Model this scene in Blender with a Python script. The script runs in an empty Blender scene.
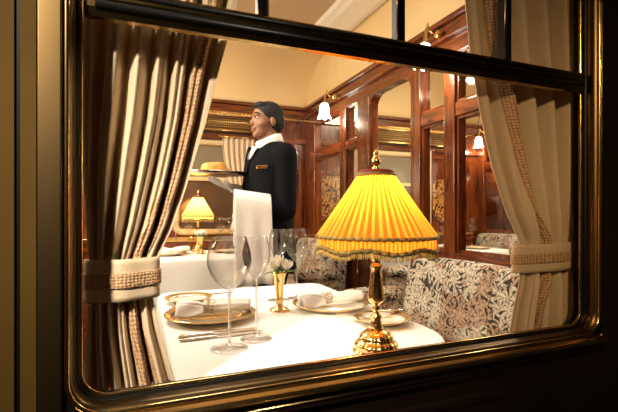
import bpy, bmesh, math, random
from mathutils import Vector, Matrix, noise
PI = math.pi
random.seed(7)
SC = bpy.context.scene
COL = SC.collection

# ------------------------------------------------------------------ camera
TH = math.radians(21.9)
FPX = 416.0
EYE = 1.07
CAM = Vector((0, -0.71, EYE))
cd = bpy.data.cameras.new('camera'); cam = bpy.data.objects.new('camera', cd); COL.objects.link(cam)
cam.location = CAM; cam.rotation_euler = (PI/2, 0, -TH)
cd.sensor_width = 36; cd.lens = 36*FPX/618; cd.shift_y = 6/618
cd.clip_start = 0.02
SC.camera = cam
cd.dof.use_dof = True; cd.dof.focus_distance = 1.15; cd.dof.aperture_fstop = 14

def W(px, py, Y):
    """world point seen at a pixel, on the plane at depth Y"""
    a = (px-309)/FPX
    d = Vector((math.sin(TH)+a*math.cos(TH), math.cos(TH)-a*math.sin(TH), (212-py)/FPX))
    return CAM + d*((Y-CAM.y)/d.y)
def WX(px, Y): return W(px, 212, Y).x

# ------------------------------------------------------------------ world, lights, exposure
w = bpy.data.worlds.new('world'); SC.world = w; w.use_nodes = True
w.node_tree.nodes['Background'].inputs[0].default_value = (0.020, 0.014, 0.008, 1)
w.node_tree.nodes['Background'].inputs[1].default_value = 0.25
def area(name, loc, target, sx, sy, power, col):
    l = bpy.data.lights.new(name, 'AREA'); l.shape = 'RECTANGLE'; l.size = sx; l.size_y = sy; l.energy = power; l.color = col
    o = bpy.data.objects.new(name, l); COL.objects.link(o); o.location = loc
    o.rotation_euler = (Vector(target)-Vector(loc)).to_track_quat('-Z', 'Y').to_euler(); return o
def point(name, loc, power, col, r=.02):
    l = bpy.data.lights.new(name, 'POINT'); l.energy = power; l.color = col; l.shadow_soft_size = r
    o = bpy.data.objects.new(name, l); COL.objects.link(o); o.location = loc; return o
WARM = (1, .80, .55)
area('saloon_ceiling_light', (.30, 1.0, 2.27), (.30, .85, 0), .50, .50, 6.6, (.93, .96, 1))
area('saloon_ceiling_light', (-.6, 1.7, 2.27), (-.4, 1.9, 0), .5, .5, 26, (1, .86, .66))
area('saloon_ceiling_light', (2.3, 1.3, 2.27), (2.3, 1.5, 0), .6, .6, 30, (1, .86, .66))
area('saloon_ceiling_fill', (-1.15, 1.0, 1.55), (.9, 1.9, 2.3), .5, .5, 26, (1, .80, .52))  # added uplight fill to even out the ceiling, no fixture here
area('saloon_ceiling_fill', (2.9, .7, 1.55), (2.0, 1.9, 2.3), .4, .4, 14, (1, .80, .52))  # added ceiling fill for the bay beyond the partition
area('station_lamp_glow', (-1.10, -1.45, 2.55), (-.06, 0, 1.08), .14, .14, 2.7, (1, .84, .64)).data.spread = math.radians(27)
area('curtain_warm_fill', (-.15, -1.75, 1.95), (.93, 0, 1.06), .16, .16, .55, (1, .64, .30)).data.spread = math.radians(34)  # added warm fill aimed at the right curtain, not a platform source
SC.view_settings.view_transform = 'Standard'; SC.view_settings.look = 'None'
SC.view_settings.exposure = 0.68; SC.view_settings.gamma = 1; SC.view_settings.use_curve_mapping = False

# ------------------------------------------------------------------ materials
MATS = {}
def new_mat(name):
    m = bpy.data.materials.new(name); m.use_nodes = True
    nt = m.node_tree; b = nt.nodes['Principled BSDF']; MATS[name] = m
    return m, nt, b
def node(nt, t, **kw):
    n = nt.nodes.new(t)
    for k, v in kw.items():
        if k.startswith('in_'):
            key = k[3:]
            n.inputs[int(key) if key.isdigit() else key].default_value = v
        else: setattr(n, k, v)
    return n
def ramp(nt, stops, interp='LINEAR'):
    r = nt.nodes.new('ShaderNodeValToRGB'); r.color_ramp.interpolation = interp
    e = r.color_ramp.elements
    while len(e) < len(stops): e.new(.5)
    for el, (p, c) in zip(e, stops): el.position = p; el.color = (*c, 1)
    return r
def simple(name, col, rough=.5, metal=0, coat=0, var=.0, scale=20, bump=0, bscale=200, stretch=(1,1,1), trans=0, emit=0):
    m, nt, b = new_mat(name)
    b.inputs['Base Color'].default_value = (*col, 1); b.inputs['Roughness'].default_value = rough
    b.inputs['Metallic'].default_value = metal; b.inputs['Coat Weight'].default_value = coat
    b.inputs['Coat Roughness'].default_value = .06
    tc = node(nt, 'ShaderNodeTexCoord'); mp = node(nt, 'ShaderNodeMapping'); mp.inputs['Scale'].default_value = stretch
    nt.links.new(tc.outputs['Object'], mp.inputs[0])
    if var:
        nz = node(nt, 'ShaderNodeTexNoise'); nz.inputs['Scale'].default_value = scale; nz.inputs['Detail'].default_value = 5
        nt.links.new(mp.outputs[0], nz.inputs['Vector'])
        r = ramp(nt, [(.25, tuple(c*(1-var) for c in col)), (.75, tuple(min(1, c*(1+var)) for c in col))])
        nt.links.new(nz.outputs[0], r.inputs[0]); nt.links.new(r.outputs[0], b.inputs['Base Color'])
    if bump:
        n2 = node(nt, 'ShaderNodeTexNoise'); n2.inputs['Scale'].default_value = bscale
        nt.links.new(mp.outputs[0], n2.inputs['Vector'])
        bp = node(nt, 'ShaderNodeBump'); bp.inputs['Strength'].default_value = bump; bp.inputs['Distance'].default_value = .002
        nt.links.new(n2.outputs[0], bp.inputs['Height']); nt.links.new(bp.outputs[0], b.inputs['Normal'])
    if emit:
        b.inputs['Emission Color'].default_value = (*col, 1); b.inputs['Emission Strength'].default_value = emit
    return m
def wood(name, c1, c2, rough=.25, coat=.7, axis='Z', scale=7):
    m, nt, b = new_mat(name)
    tc = node(nt, 'ShaderNodeTexCoord'); mp = node(nt, 'ShaderNodeMapping')
    s = {'X': (.12, 1, 1), 'Y': (1, .12, 1), 'Z': (1, 1, .12)}[axis]
    mp.inputs['Scale'].default_value = s
    nz = node(nt, 'ShaderNodeTexNoise'); nz.inputs['Scale'].default_value = scale*4; nz.inputs['Detail'].default_value = 8; nz.inputs['Distortion'].default_value = 1.5
    nt.links.new(tc.outputs['Object'], mp.inputs[0]); nt.links.new(mp.outputs[0], nz.inputs['Vector'])
    r = ramp(nt, [(.3, c1), (.7, c2)]); nt.links.new(nz.outputs[0], r.inputs[0]); nt.links.new(r.outputs[0], b.inputs['Base Color'])
    b.inputs['Roughness'].default_value = rough; b.inputs['Coat Weight'].default_value = coat; b.inputs['Coat Roughness'].default_value = .05
    return m
M_WOOD = wood('mahogany', (.045, .008, .0025), (.20, .048, .010))
M_WOODY = wood('mahogany_cross', (.045, .008, .0025), (.20, .048, .010), axis='Y')
M_WOODX = wood('mahogany_long', (.045, .008, .0025), (.20, .048, .010), axis='X')
M_DARKWOOD = wood('dark_wood', (.012, .005, .003), (.035, .012, .006))
M_CREAM = simple('cream_paint', (.74, .56, .30), .6, var=.05, scale=3)
M_TAN = simple('tan_ceiling_panel', (.52, .38, .23), .6, var=.04, scale=3)
M_WHITE = simple('white_moulding', (.86, .83, .76), .4)
M_BRASS = simple('polished_brass', (.80, .56, .24), .19, metal=1, var=.15, scale=9, bump=.08, bscale=30)
M_BRASSOLD = simple('aged_brass', (.34, .235, .095), .22, metal=1, var=.5, scale=14, bump=.12, bscale=40)
M_BRASSPLATE = simple('brushed_brass_plate', (.16, .105, .045), .36, metal=1, var=.35, scale=5, stretch=(1, 1, .3))
M_RACK = simple('rack_brass', (.62, .40, .16), .3, metal=1)
M_BLACK = simple('black_lacquer', (.004, .0035, .003), .4); MATS['black_lacquer'].node_tree.nodes['Principled BSDF'].inputs['Specular IOR Level'].default_value = .15
M_BLACKWOOD = simple('dark_varnished_panel', (.012, .006, .004), .3, var=.4, scale=4)
M_OCHRE = simple('ochre_coach_paint', (.055, .031, .006), .8, var=.12, scale=8); MATS['ochre_coach_paint'].node_tree.nodes['Principled BSDF'].inputs['Specular IOR Level'].default_value = .08
M_LINEN = simple('beige_linen', (.66, .53, .38), .85, var=.05, scale=60, bump=.35, bscale=500)
def translucent_add(m, f, col):
    nt = m.node_tree; out = nt.nodes['Material Output']; t = node(nt, 'ShaderNodeBsdfTranslucent'); t.inputs[0].default_value = (*col, 1)
    mx = node(nt, 'ShaderNodeMixShader'); mx.inputs[0].default_value = f
    nt.links.new(nt.nodes['Principled BSDF'].outputs[0], mx.inputs[1]); nt.links.new(t.outputs[0], mx.inputs[2]); nt.links.new(mx.outputs[0], out.inputs[0])
translucent_add(M_LINEN, .10, (.60, .38, .18))
M_CLOTH = simple('white_tablecloth', (.83, .83, .84), .8, bump=.15, bscale=400)
M_NAPKIN = simple('white_napkin_linen', (.86, .84, .80), .8, bump=.2, bscale=300)
M_CHINA = simple('ivory_porcelain', (.82, .78, .69), .12, coat=.5)
M_GOLDRIM = simple('gilt_rim', (.72, .50, .20), .22, metal=.85, var=.2, scale=60)
M_SILVER = simple('silver_plate', (.80, .70, .55), .18, metal=1)
M_BLACKCLOTH = simple('black_wool', (.004, .0045, .007), .9, bump=.1); MATS['black_wool'].node_tree.nodes['Principled BSDF'].inputs['Specular IOR Level'].default_value = .12
M_SKIN = simple('skin', (.27, .125, .070), .5, var=.05)
M_HAIR = simple('black_hair', (.005, .004, .0035), .75, bump=.6, bscale=150, stretch=(1, 1, .2))
M_GLOVE = simple('white_glove', (.62, .58, .54), .8)
M_SHIRT = simple('white_shirt', (.85, .84, .82), .7)
M_RED = simple('crimson_braid', (.25, .01, .012), .7)
M_BRAID = simple('gold_green_braid', (.26, .19, .055), .38, metal=.6, var=.55, scale=300, bump=.8, bscale=500)
M_BREAD = simple('golden_crust', (.62, .33, .07), .4, var=.4, scale=25)
M_ROSE = simple('white_petal', (.92, .90, .80), .6)
M_LEAF = simple('green_leaf', (.06, .20, .03), .45, var=.3, scale=40)
M_FRINGE = simple('gold_fringe', (.62, .42, .12), .55, var=.35, scale=150)
M_BLIND = simple('night_window_glass', (.085, .052, .032), .10, coat=1)
M_GREY = simple('grey_window_pane', (.20, .17, .12), .15, coat=.6)
M_FLOOR = simple('dark_carpet', (.05, .02, .015), .95, var=.5, scale=30)
M_FRAMECREAM = simple('cream_gilt_window_frame', (.60, .47, .26), .35, coat=.4)
M_BULB = simple('glowing_bulb', (1, .72, .34), .5, emit=22)
M_SCONCE = simple('frosted_lit_glass', (1, .93, .82), .4, emit=7)

def thin_glass(name, refl=.10, tint=(.97, .97, .96), mixglass=0.0, edge=1):
    m = bpy.data.materials.new(name); m.use_nodes = True; nt = m.node_tree; nt.nodes.clear()
    out = node(nt, 'ShaderNodeOutputMaterial'); tr = node(nt, 'ShaderNodeBsdfTransparent'); tr.inputs[0].default_value = (*tint, 1)
    gl = node(nt, 'ShaderNodeBsdfGlossy'); gl.inputs['Roughness'].default_value = .03; gl.inputs[0].default_value = (1, 1, 1, 1)
    lw = node(nt, 'ShaderNodeLayerWeight'); lw.inputs['Blend'].default_value = .5
    pw = node(nt, 'ShaderNodeMath', operation='POWER'); pw.inputs[1].default_value = 4.5; nt.links.new(lw.outputs['Facing'], pw.inputs[0])
    ma = node(nt, 'ShaderNodeMath', operation='MULTIPLY_ADD'); ma.inputs[1].default_value = .6; ma.inputs[2].default_value = refl; nt.links.new(pw.outputs[0], ma.inputs[0])
    mx = node(nt, 'ShaderNodeMixShader'); nt.links.new(ma.outputs[0], mx.inputs[0])
    if edge < 1:
        tm = node(nt, 'ShaderNodeMix', data_type='RGBA'); nt.links.new(pw.outputs[0], tm.inputs[0]); tm.inputs[6].default_value = (*tint, 1); tm.inputs[7].default_value = (edge, edge, edge, 1)
        nt.links.new(tm.outputs[2], tr.inputs[0])
    nt.links.new(tr.outputs[0], mx.inputs[1]); nt.links.new(gl.outputs[0], mx.inputs[2])
    last = mx
    if mixglass:
        g = node(nt, 'ShaderNodeBsdfGlass'); g.inputs['Roughness'].default_value = 0; g.inputs['IOR'].default_value = 1.45
        m2 = node(nt, 'ShaderNodeMixShader'); m2.inputs[0].default_value = mixglass
        nt.links.new(mx.outputs[0], m2.inputs[1]); nt.links.new(g.outputs[0], m2.inputs[2]); last = m2
    nt.links.new(last.outputs[0], out.inputs[0]); MATS[name] = m; return m
M_GLASS = thin_glass('window_glass', .01)
M_PGLASS = thin_glass('partition_glass', .02, (.95, .93, .90))
M_WINE = thin_glass('crystal', .022, (.99, .99, .99), .06, edge=.45)

def stem_glass():
    m = bpy.data.materials.new('solid_crystal'); m.use_nodes = True; nt = m.node_tree; nt.nodes.clear()
    out = node(nt, 'ShaderNodeOutputMaterial'); g = node(nt, 'ShaderNodeBsdfGlass'); g.inputs['IOR'].default_value = 1.5; g.inputs['Roughness'].default_value = 0
    t = node(nt, 'ShaderNodeBsdfTransparent'); mx = node(nt, 'ShaderNodeMixShader'); mx.inputs[0].default_value = .25
    nt.links.new(g.outputs[0], mx.inputs[1]); nt.links.new(t.outputs[0], mx.inputs[2]); nt.links.new(mx.outputs[0], out.inputs[0]); return m
M_STEM = stem_glass()
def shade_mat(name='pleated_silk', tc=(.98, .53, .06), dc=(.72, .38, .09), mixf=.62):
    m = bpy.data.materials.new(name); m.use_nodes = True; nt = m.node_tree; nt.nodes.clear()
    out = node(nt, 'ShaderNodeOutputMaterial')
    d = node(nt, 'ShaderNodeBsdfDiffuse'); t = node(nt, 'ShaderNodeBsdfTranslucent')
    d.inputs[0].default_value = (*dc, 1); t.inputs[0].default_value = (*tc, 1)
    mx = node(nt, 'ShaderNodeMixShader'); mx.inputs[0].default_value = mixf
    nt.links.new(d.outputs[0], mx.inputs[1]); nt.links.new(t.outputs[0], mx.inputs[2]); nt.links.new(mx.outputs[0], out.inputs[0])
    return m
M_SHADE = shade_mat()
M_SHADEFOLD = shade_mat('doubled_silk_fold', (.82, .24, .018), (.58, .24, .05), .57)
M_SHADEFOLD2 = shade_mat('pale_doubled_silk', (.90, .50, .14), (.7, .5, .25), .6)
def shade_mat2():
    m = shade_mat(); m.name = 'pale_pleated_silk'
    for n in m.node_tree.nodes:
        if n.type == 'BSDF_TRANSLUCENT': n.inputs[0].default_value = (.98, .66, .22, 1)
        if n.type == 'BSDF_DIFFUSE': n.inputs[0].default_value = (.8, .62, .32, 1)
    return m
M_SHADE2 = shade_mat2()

def floral():
    m, nt, b = new_mat('floral_tapestry'); L = nt.links.new
    uv = node(nt, 'ShaderNodeUVMap')
    nz = node(nt, 'ShaderNodeTexNoise'); nz.inputs['Scale'].default_value = 14; nz.inputs['Detail'].default_value = 2
    L(uv.outputs[0], nz.inputs['Vector'])
    sub = node(nt, 'ShaderNodeVectorMath', operation='SUBTRACT'); sub.inputs[1].default_value = (.5, .5, .5); L(nz.outputs['Color'], sub.inputs[0])
    sc = node(nt, 'ShaderNodeVectorMath', operation='SCALE'); sc.inputs['Scale'].default_value = .055; L(sub.outputs[0], sc.inputs[0])
    add = node(nt, 'ShaderNodeVectorMath', operation='ADD'); L(uv.outputs[0], add.inputs[0]); L(sc.outputs[0], add.inputs[1])
    def flower(scale, petals, seed):
        off = node(nt, 'ShaderNodeVectorMath', operation='ADD'); off.inputs[1].default_value = (seed, seed*.7, 0); L(add.outputs[0], off.inputs[0])
        v = node(nt, 'ShaderNodeTexVoronoi', voronoi_dimensions='2D'); v.inputs['Scale'].default_value = scale; v.inputs['Randomness'].default_value = .9
        L(off.outputs[0], v.inputs['Vector'])
        d = node(nt, 'ShaderNodeVectorMath', operation='SUBTRACT'); L(off.outputs[0], d.inputs[0]); L(v.outputs['Position'], d.inputs[1])
        s = node(nt, 'ShaderNodeSeparateXYZ'); L(d.outputs[0], s.inputs[0])
        at = node(nt, 'ShaderNodeMath', operation='ARCTAN2'); L(s.outputs[1], at.inputs[0]); L(s.outputs[0], at.inputs[1])
        mu = node(nt, 'ShaderNodeMath', operation='MULTIPLY'); mu.inputs[1].default_value = petals; L(at.outputs[0], mu.inputs[0])
        ad = node(nt, 'ShaderNodeMath', operation='MULTIPLY_ADD'); L(v.outputs['Distance'], ad.inputs[0]); ad.inputs[1].default_value = 6; L(mu.outputs[0], ad.inputs[2])
        si = node(nt, 'ShaderNodeMath', operation='SINE'); L(ad.outputs[0], si.inputs[0])
        # petal value: sin(angle) * .. - distance
        q = node(nt, 'ShaderNodeMath', operation='MULTIPLY_ADD'); L(si.outputs[0], q.inputs[0]); q.inputs[1].default_value = .34; q.inputs[2].default_value = .50
        r = node(nt, 'ShaderNodeMath', operation='SUBTRACT'); L(q.outputs[0], r.inputs[0]); L(v.outputs['Distance'], r.inputs[1])
        return r, v
    r1, v1 = flower(11, 8, 3.1)
    r2, v2 = flower(20, 6, 9.7)
    mxv = node(nt, 'ShaderNodeMath', operation='MAXIMUM'); L(r1.outputs[0], mxv.inputs[0])
    r2s = node(nt, 'ShaderNodeMath', operation='MULTIPLY'); r2s.inputs[1].default_value = .7; L(r2.outputs[0], r2s.inputs[0]); L(r2s.outputs[0], mxv.inputs[1])
    cr = ramp(nt, [(0, (.045, .036, .026)), (.03, (.10, .078, .055)), (.07, (.46, .41, .32)), (.20, (.74, .68, .57)), (.33, (.34, .28, .21)), (.40, (.70, .64, .53))])
    L(mxv.outputs[0], cr.inputs[0])
    # rust flowers in some cells
    sepc = node(nt, 'ShaderNodeSeparateColor'); L(v1.outputs['Color'], sepc.inputs[0])
    gt = node(nt, 'ShaderNodeMath', operation='GREATER_THAN'); gt.inputs[1].default_value = .78; L(sepc.outputs[0], gt.inputs[0])
    mg = node(nt, 'ShaderNodeMath', operation='MULTIPLY'); mg.inputs[1].default_value = .55; L(gt.outputs[0], mg.inputs[0])
    mix = node(nt, 'ShaderNodeMix', data_type='RGBA', blend_type='MULTIPLY'); L(mg.outputs[0], mix.inputs[0]); L(cr.outputs[0], mix.inputs[6]); mix.inputs[7].default_value = (.62, .30, .17, 1)
    # fine woven detail
    n3 = node(nt, 'ShaderNodeTexNoise'); n3.inputs['Scale'].default_value = 95; n3.inputs['Detail'].default_value = 3; L(uv.outputs[0], n3.inputs['Vector'])
    r3 = ramp(nt, [(.40, (.35, .30, .24)), (.56, (1, 1, 1))]); L(n3.outputs[0], r3.inputs[0])
    mx3 = node(nt, 'ShaderNodeMix', data_type='RGBA', blend_type='MULTIPLY'); mx3.inputs[0].default_value = .75
    L(mix.outputs[2], mx3.inputs[6]); L(r3.outputs[0], mx3.inputs[7]); L(mx3.outputs[2], b.inputs['Base Color'])
    b.inputs['Roughness'].default_value = .85
    return m
M_FLORAL = floral()
def marquetry():
    m, nt, b = new_mat('floral_marquetry'); L = nt.links.new
    tc = node(nt, 'ShaderNodeTexCoord')
    mp = node(nt, 'ShaderNodeMapping'); mp.inputs['Scale'].default_value = (1.6, 1, 1); L(tc.outputs['Object'], mp.inputs[0])
    wv = node(nt, 'ShaderNodeTexNoise'); wv.inputs['Scale'].default_value = 8; wv.inputs['Distortion'].default_value = 3.5; wv.inputs['Detail'].default_value = 1.5
    L(mp.outputs[0], wv.inputs['Vector'])
    r = ramp(nt, [(.0, (.05, .018, .008)), (.44, (.07, .025, .010)), (.49, (.42, .20, .05)), (.58, (.58, .33, .10)), (.64, (.20, .08, .03))])
    L(wv.outputs[0], r.inputs[0]); L(r.outputs[0], b.inputs['Base Color']); b.inputs['Roughness'].default_value = .25; b.inputs['Coat Weight'].default_value = .5
    return m
M_MARQ = marquetry()
def braidmat():
    m, nt, b = new_mat('woven_braid'); L = nt.links.new
    uv = node(nt, 'ShaderNodeUVMap')
    mp = node(nt, 'ShaderNodeMapping'); mp.inputs['Scale'].default_value = (5, 150, 1); mp.inputs['Rotation'].default_value = (0, 0, 0); L(uv.outputs[0], mp.inputs[0])
    ck = node(nt, 'ShaderNodeTexVoronoi', voronoi_dimensions='2D'); ck.inputs['Scale'].default_value = 1; ck.inputs['Randomness'].default_value = .25; L(mp.outputs[0], ck.inputs['Vector'])
    r = ramp(nt, [(.15, (.70, .50, .33)), (.4, (.58, .36, .20)), (.6, (.28, .15, .08))]); L(ck.outputs['Distance'], r.inputs[0]); L(r.outputs[0], b.inputs['Base Color'])
    bp = node(nt, 'ShaderNodeBump'); bp.inputs['Strength'].default_value = .7; bp.inputs['Distance'].default_value = .003; bp.invert = True
    L(ck.outputs['Distance'], bp.inputs['Height']); L(bp.outputs[0], b.inputs['Normal']); b.inputs['Roughness'].default_value = .8
    return m
M_BRAIDTRIM = braidmat(); translucent_add(M_BRAIDTRIM, .1, (.6, .34, .17))

# ------------------------------------------------------------------ mesh helpers
def link(name, bm, mat, parent=None, smooth=True, loc=None, rot=None, bevel=0, subs=0, solid=0, uvbox=False):
    bmesh.ops.recalc_face_normals(bm, faces=bm.faces)
    if uvbox:
        ul = bm.loops.layers.uv.verify()
        for f in bm.faces:
            n = f.normal; ax = max(range(3), key=lambda i: abs(n[i]))
            for l in f.loops:
                c = l.vert.co
                l[ul].uv = ((c.y, c.z), (c.x, c.z+.37), (c.y, c.x+.71))[ax]
    me = bpy.data.meshes.new(name); bm.to_mesh(me); bm.free()
    if smooth:
        for p in me.polygons: p.use_smooth = True
    me.materials.append(mat)
    o = bpy.data.objects.new(name, me); COL.objects.link(o)
    if parent: o.parent = parent
    if loc is not None: o.location = loc
    if rot is not None: o.rotation_euler = rot
    if bevel:
        md = o.modifiers.new('bevel', 'BEVEL'); md.width = bevel; md.segments = 3; md.limit_method = 'ANGLE'; md.angle_limit = math.radians(40)
        o.modifiers.new('wn', 'WEIGHTED_NORMAL')
    if solid:
        md = o.modifiers.new('solid', 'SOLIDIFY'); md.thickness = solid; md.offset = 0
    if subs:
        md = o.modifiers.new('sub', 'SUBSURF'); md.levels = subs; md.render_levels = subs
    return o
def NB(): return bmesh.new()
def box(bm, x0, x1, y0, y1, z0, z1):
    vs = [bm.verts.new((x, y, z)) for x in (x0, x1) for y in (y0, y1) for z in (z0, z1)]
    for f in ((0,1,3,2), (4,6,7,5), (0,4,5,1), (2,3,7,6), (0,2,6,4), (1,5,7,3)): bm.faces.new([vs[i] for i in f])
    return bm
def ring_loft(bm, rings, cap0=True, cap1=True, closed=True):
    rs = [[bm.verts.new(p) for p in r] for r in rings]
    n = len(rs[0])
    for a, b in zip(rs, rs[1:]):
        for i in range(n if closed else n-1):
            j = (i+1) % n
            bm.faces.new((a[i], a[j], b[j], b[i]))
    if closed and cap0: bm.faces.new(rs[0][::-1])
    if closed and cap1: bm.faces.new(rs[-1])
    return bm
def lathe(bm, prof, n=32, c=(0, 0, 0), cap=True, flute=0, fl_n=0):
    rings = []
    for r, z in prof:
        ring = []
        for i in range(n):
            a = 2*PI*i/n; rr = r*(1+(flute*math.cos(fl_n*a) if fl_n else 0))
            ring.append((c[0]+rr*math.cos(a), c[1]+rr*math.sin(a), c[2]+z))
        rings.append(ring)
    return ring_loft(bm, rings, cap, cap)
def tube(bm, pts, r, n=10, cap=True):
    pts = [Vector(p) for p in pts]; rings = []
    rr = r if isinstance(r, (list, tuple)) else [r]*len(pts)
    for i, p in enumerate(pts):
        t = (pts[min(i+1, len(pts)-1)]-pts[max(i-1, 0)]).normalized()
        u = t.cross(Vector((0, 0, 1)));
        if u.length < .05: u = t.cross(Vector((0, 1, 0)))
        u.normalize(); v = t.cross(u)
        rings.append([p+(u*math.cos(2*PI*k/n)+v*math.sin(2*PI*k/n))*rr[i] for k in range(n)])
    return ring_loft(bm, rings, cap, cap)
def ellipsoid(bm, c, r, rot=None, seg=20, rn=12):
    M = Matrix.Translation(c) @ (rot.to_matrix().to_4x4() if rot else Matrix()) @ Matrix.Diagonal((*r, 1))
    bmesh.ops.create_uvsphere(bm, u_segments=seg, v_segments=rn, radius=1, matrix=M)
def empty(name, loc=(0, 0, 0), rz=0):
    o = bpy.data.objects.new(name, None); COL.objects.link(o); o.location = loc; o.rotation_euler = (0, 0, rz); o.empty_display_size = .05; return o
def tag(o, label, cat, group=None, kind=None):
    o['label'] = label; o['category'] = cat
    if group: o['group'] = group
    if kind: o['kind'] = kind
    return o
def struct(o): o['kind'] = 'structure'; return o
def copy_tree(o, parent=None):
    c = o.copy(); COL.objects.link(c)
    if parent: c.parent = parent
    for ch in [x for x in bpy.data.objects if x.parent == o]: copy_tree(ch, c)
    return c
def rrect(x0, x1, z0, z1, r, n=8):
    """rounded rectangle path: list of (x, z, nx, nz) with outward normals"""
    out = []
    for cx, cz, a0 in ((x1-r, z1-r, 0), (x0+r, z1-r, PI/2), (x0+r, z0+r, PI), (x1-r, z0+r, 1.5*PI)):
        for k in range(n+1):
            a = a0+PI/2*k/n; out.append((cx+r*math.cos(a), cz+r*math.sin(a), math.cos(a), math.sin(a)))
    return out
def frame_sweep(bm, rect, r, prof):
    """sweep a closed profile of (outward offset, y) round a rounded rectangle in the XZ plane"""
    rings = []
    for x, z, nx, nz in rrect(*rect, r): rings.append([(x+nx*o, y, z+nz*o) for o, y in prof])
    rings.append(rings[0])
    ring_loft(bm, rings, False, False); bmesh.ops.remove_doubles(bm, verts=bm.verts, dist=1e-6); return bm
def circ(o, y, r, n=10): return [(o+r*math.cos(2*PI*k/n), y+r*math.sin(2*PI*k/n)) for k in range(n)]

# ------------------------------------------------------------------ the window seen from the platform
YW = -.05
X0, X1 = WX(82, YW), WX(578, YW)
ZS = EYE-.277*.93
ZB0, ZB1 = EYE+.297*.93, EYE+.341*.93
ZT = EYE+.341*.93+.24
win = struct(empty('window_1', ((X0+X1)/2, YW, ZS)))
def wpart(name, bm, mat, **k):
    o = link(name, bm, mat, None, **k); o.parent = win; o.matrix_parent_inverse = Matrix.Translation(win.location).inverted(); return o
R = (X0, X1, ZS, ZT)
D = .046
wpart('inner_bead', frame_sweep(NB(), R, .035, circ(.002, YW-.004, .0035)), M_BRASS)
# reveal of the frame: black, sloping brass, black line, brass
wpart('reveal_strip', frame_sweep(NB(), R, .035, [(.003, YW+.012), (.003, YW-.006), (.0052, YW-.016), (.02, YW-.016), (.02, YW+.012)]), M_BLACK)
wpart('reveal_plate', frame_sweep(NB(), R, .035, [(.0055, YW-.016), (.0115, YW-.036), (.022, YW-.036), (.022, YW-.016)]), M_BRASSPLATE)
wpart('outer_bead', frame_sweep(NB(), R, .035, circ(.0130, YW-.040, .0034)), M_BRASS)
wpart('groove', frame_sweep(NB(), R, .035, [(.015, YW-.0385), (.030, YW-.0385), (.030, YW-.02), (.015, YW-.02)]), M_BLACK)
# side plates
bm = NB(); box(bm, X0-.045, X0-.0178, YW-D, YW-.02, ZS-.03, ZT+.03); wpart('side_plate', bm, M_BRASSPLATE, bevel=.002)
bm = NB(); box(bm, X1+.0185, X1+.0235, YW-D+.004, YW-.02, ZS-.03, ZT+.03); wpart('side_strip', bm, M_BRASSOLD, bevel=.001)
# transom bar
bm = NB()
prof = [(YW+.012, ZB0+.004), (YW-.006, ZB0-.006), (YW-.013, ZB0-.004), (YW-.017, ZB0+.008), (YW-.017, ZB0+.018), (YW-.021, ZB0+.020), (YW-.021, ZB0+.024),
        (YW-.018, ZB0+.026), (YW-.018, ZB0+.033), (YW-.014, ZB1-.002), (YW-.006, ZB1), (YW+.012, ZB1)]
ring_loft(bm, [[(x, y, z) for y, z in prof] for x in (X0+.004, X1-.002)])
wpart('transom_bar', bm, M_BRASSOLD, smooth=False)
bm = NB(); box(bm, X0+.018, X1-.004, YW-.0195, YW-.015, ZB0+.007, ZB0+.0175); wpart('bar_inset', bm, M_BLACK)
bm = NB(); box(bm, X0+.018, X1-.004, YW-.0205, YW-.0175, ZB0+.0265, ZB0+.0325); wpart('bar_inset', bm, M_BLACK)
for px in (262.5, 399, 505):
    x = WX(px, YW)
    bm = NB(); hw = .0095
    ring_loft(bm, [[(x-hw, YW+.01, z), (x-hw, YW-.006, z), (x-.005, YW-.012, z), (x+.005, YW-.012, z), (x+hw, YW-.006, z), (x+hw, YW+.01, z)] for z in (ZB1-.004, ZT+.006)])
    wpart('glazing_bar', bm, M_BLACK, smooth=False)  # black stands in for the unlit brass of the bar
    bm = NB(); tube(bm, [(x-hw+.0015, YW-.0085, ZB1+.001), (x-hw+.0015, YW-.0085, ZT)], .0022, 8); wpart('glazing_bead', bm, M_BRASSOLD)  # brass line put in as the highlight along the bar's left edge
bm = NB(); box(bm, X0-.003, X1+.003, YW+.004, YW+.0055, ZS-.003, ZB0+.006); wpart('pane', bm, M_GLASS, smooth=False)
bm = NB(); box(bm, X0-.003, X1+.003, YW+.004, YW+.0055, ZB1-.006, ZT+.003); wpart('pane', bm, M_GLASS, smooth=False)
# golden sill ledge under the frame
bm = NB()
ring_loft(bm, [[(x, YW-.030, ZS-.012), (x, YW-.052, ZS-.020), (x, YW-.056, ZS-.026), (x, YW-.05, ZS-.033), (x, YW-.03, ZS-.033)] for x in (X0-.02, X1+.02)])
wpart('sill_ledge', bm, M_BRASS, bevel=.001)
bm = NB(); tube(bm, [(X0-.02, YW-.052, ZS-.041), (X1+.02, YW-.052, ZS-.041)], .003); wpart('sill_bead', bm, M_BRASSOLD)

# coach side (near wall): four slabs round the opening
nw = struct(empty('wall_near', (0, 0, 0)))
def slab(name, x0, x1, y0, y1, z0, z1, mat, parent=None, **k):
    bm = NB(); box(bm, x0, x1, y0, y1, z0, z1); return link(name, bm, mat, parent, smooth=False, **k)
o1, o2, zt, zb = X0-.019, X1+.019, ZT+.019, ZS-.019
for a in ((-1.6, o1, -.3, 2.6), (o2, 3.3, -.3, 2.6), (o1, o2, -.3, zb), (o1, o2, zt, 2.6)):
    slab('coach_side', a[0], a[1], YW-.034, YW+.012, a[2], a[3], M_BLACKWOOD, nw)
    # interior lining, clear of the curtains' side
for a in ((-1.3, o1-.02, 0, 2.0), (o2+.02, 3.25, 0, 2.0), (o1-.02, o2+.02, 0, zb-.03)):
    slab('lining', a[0], a[1], YW+.0125, YW+.022, a[2], a[3], M_WOODX, nw)
slab('lining', -1.3, 3.25, YW+.0125, YW+.022, 2.001, 2.6, M_CREAM, nw)
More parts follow.
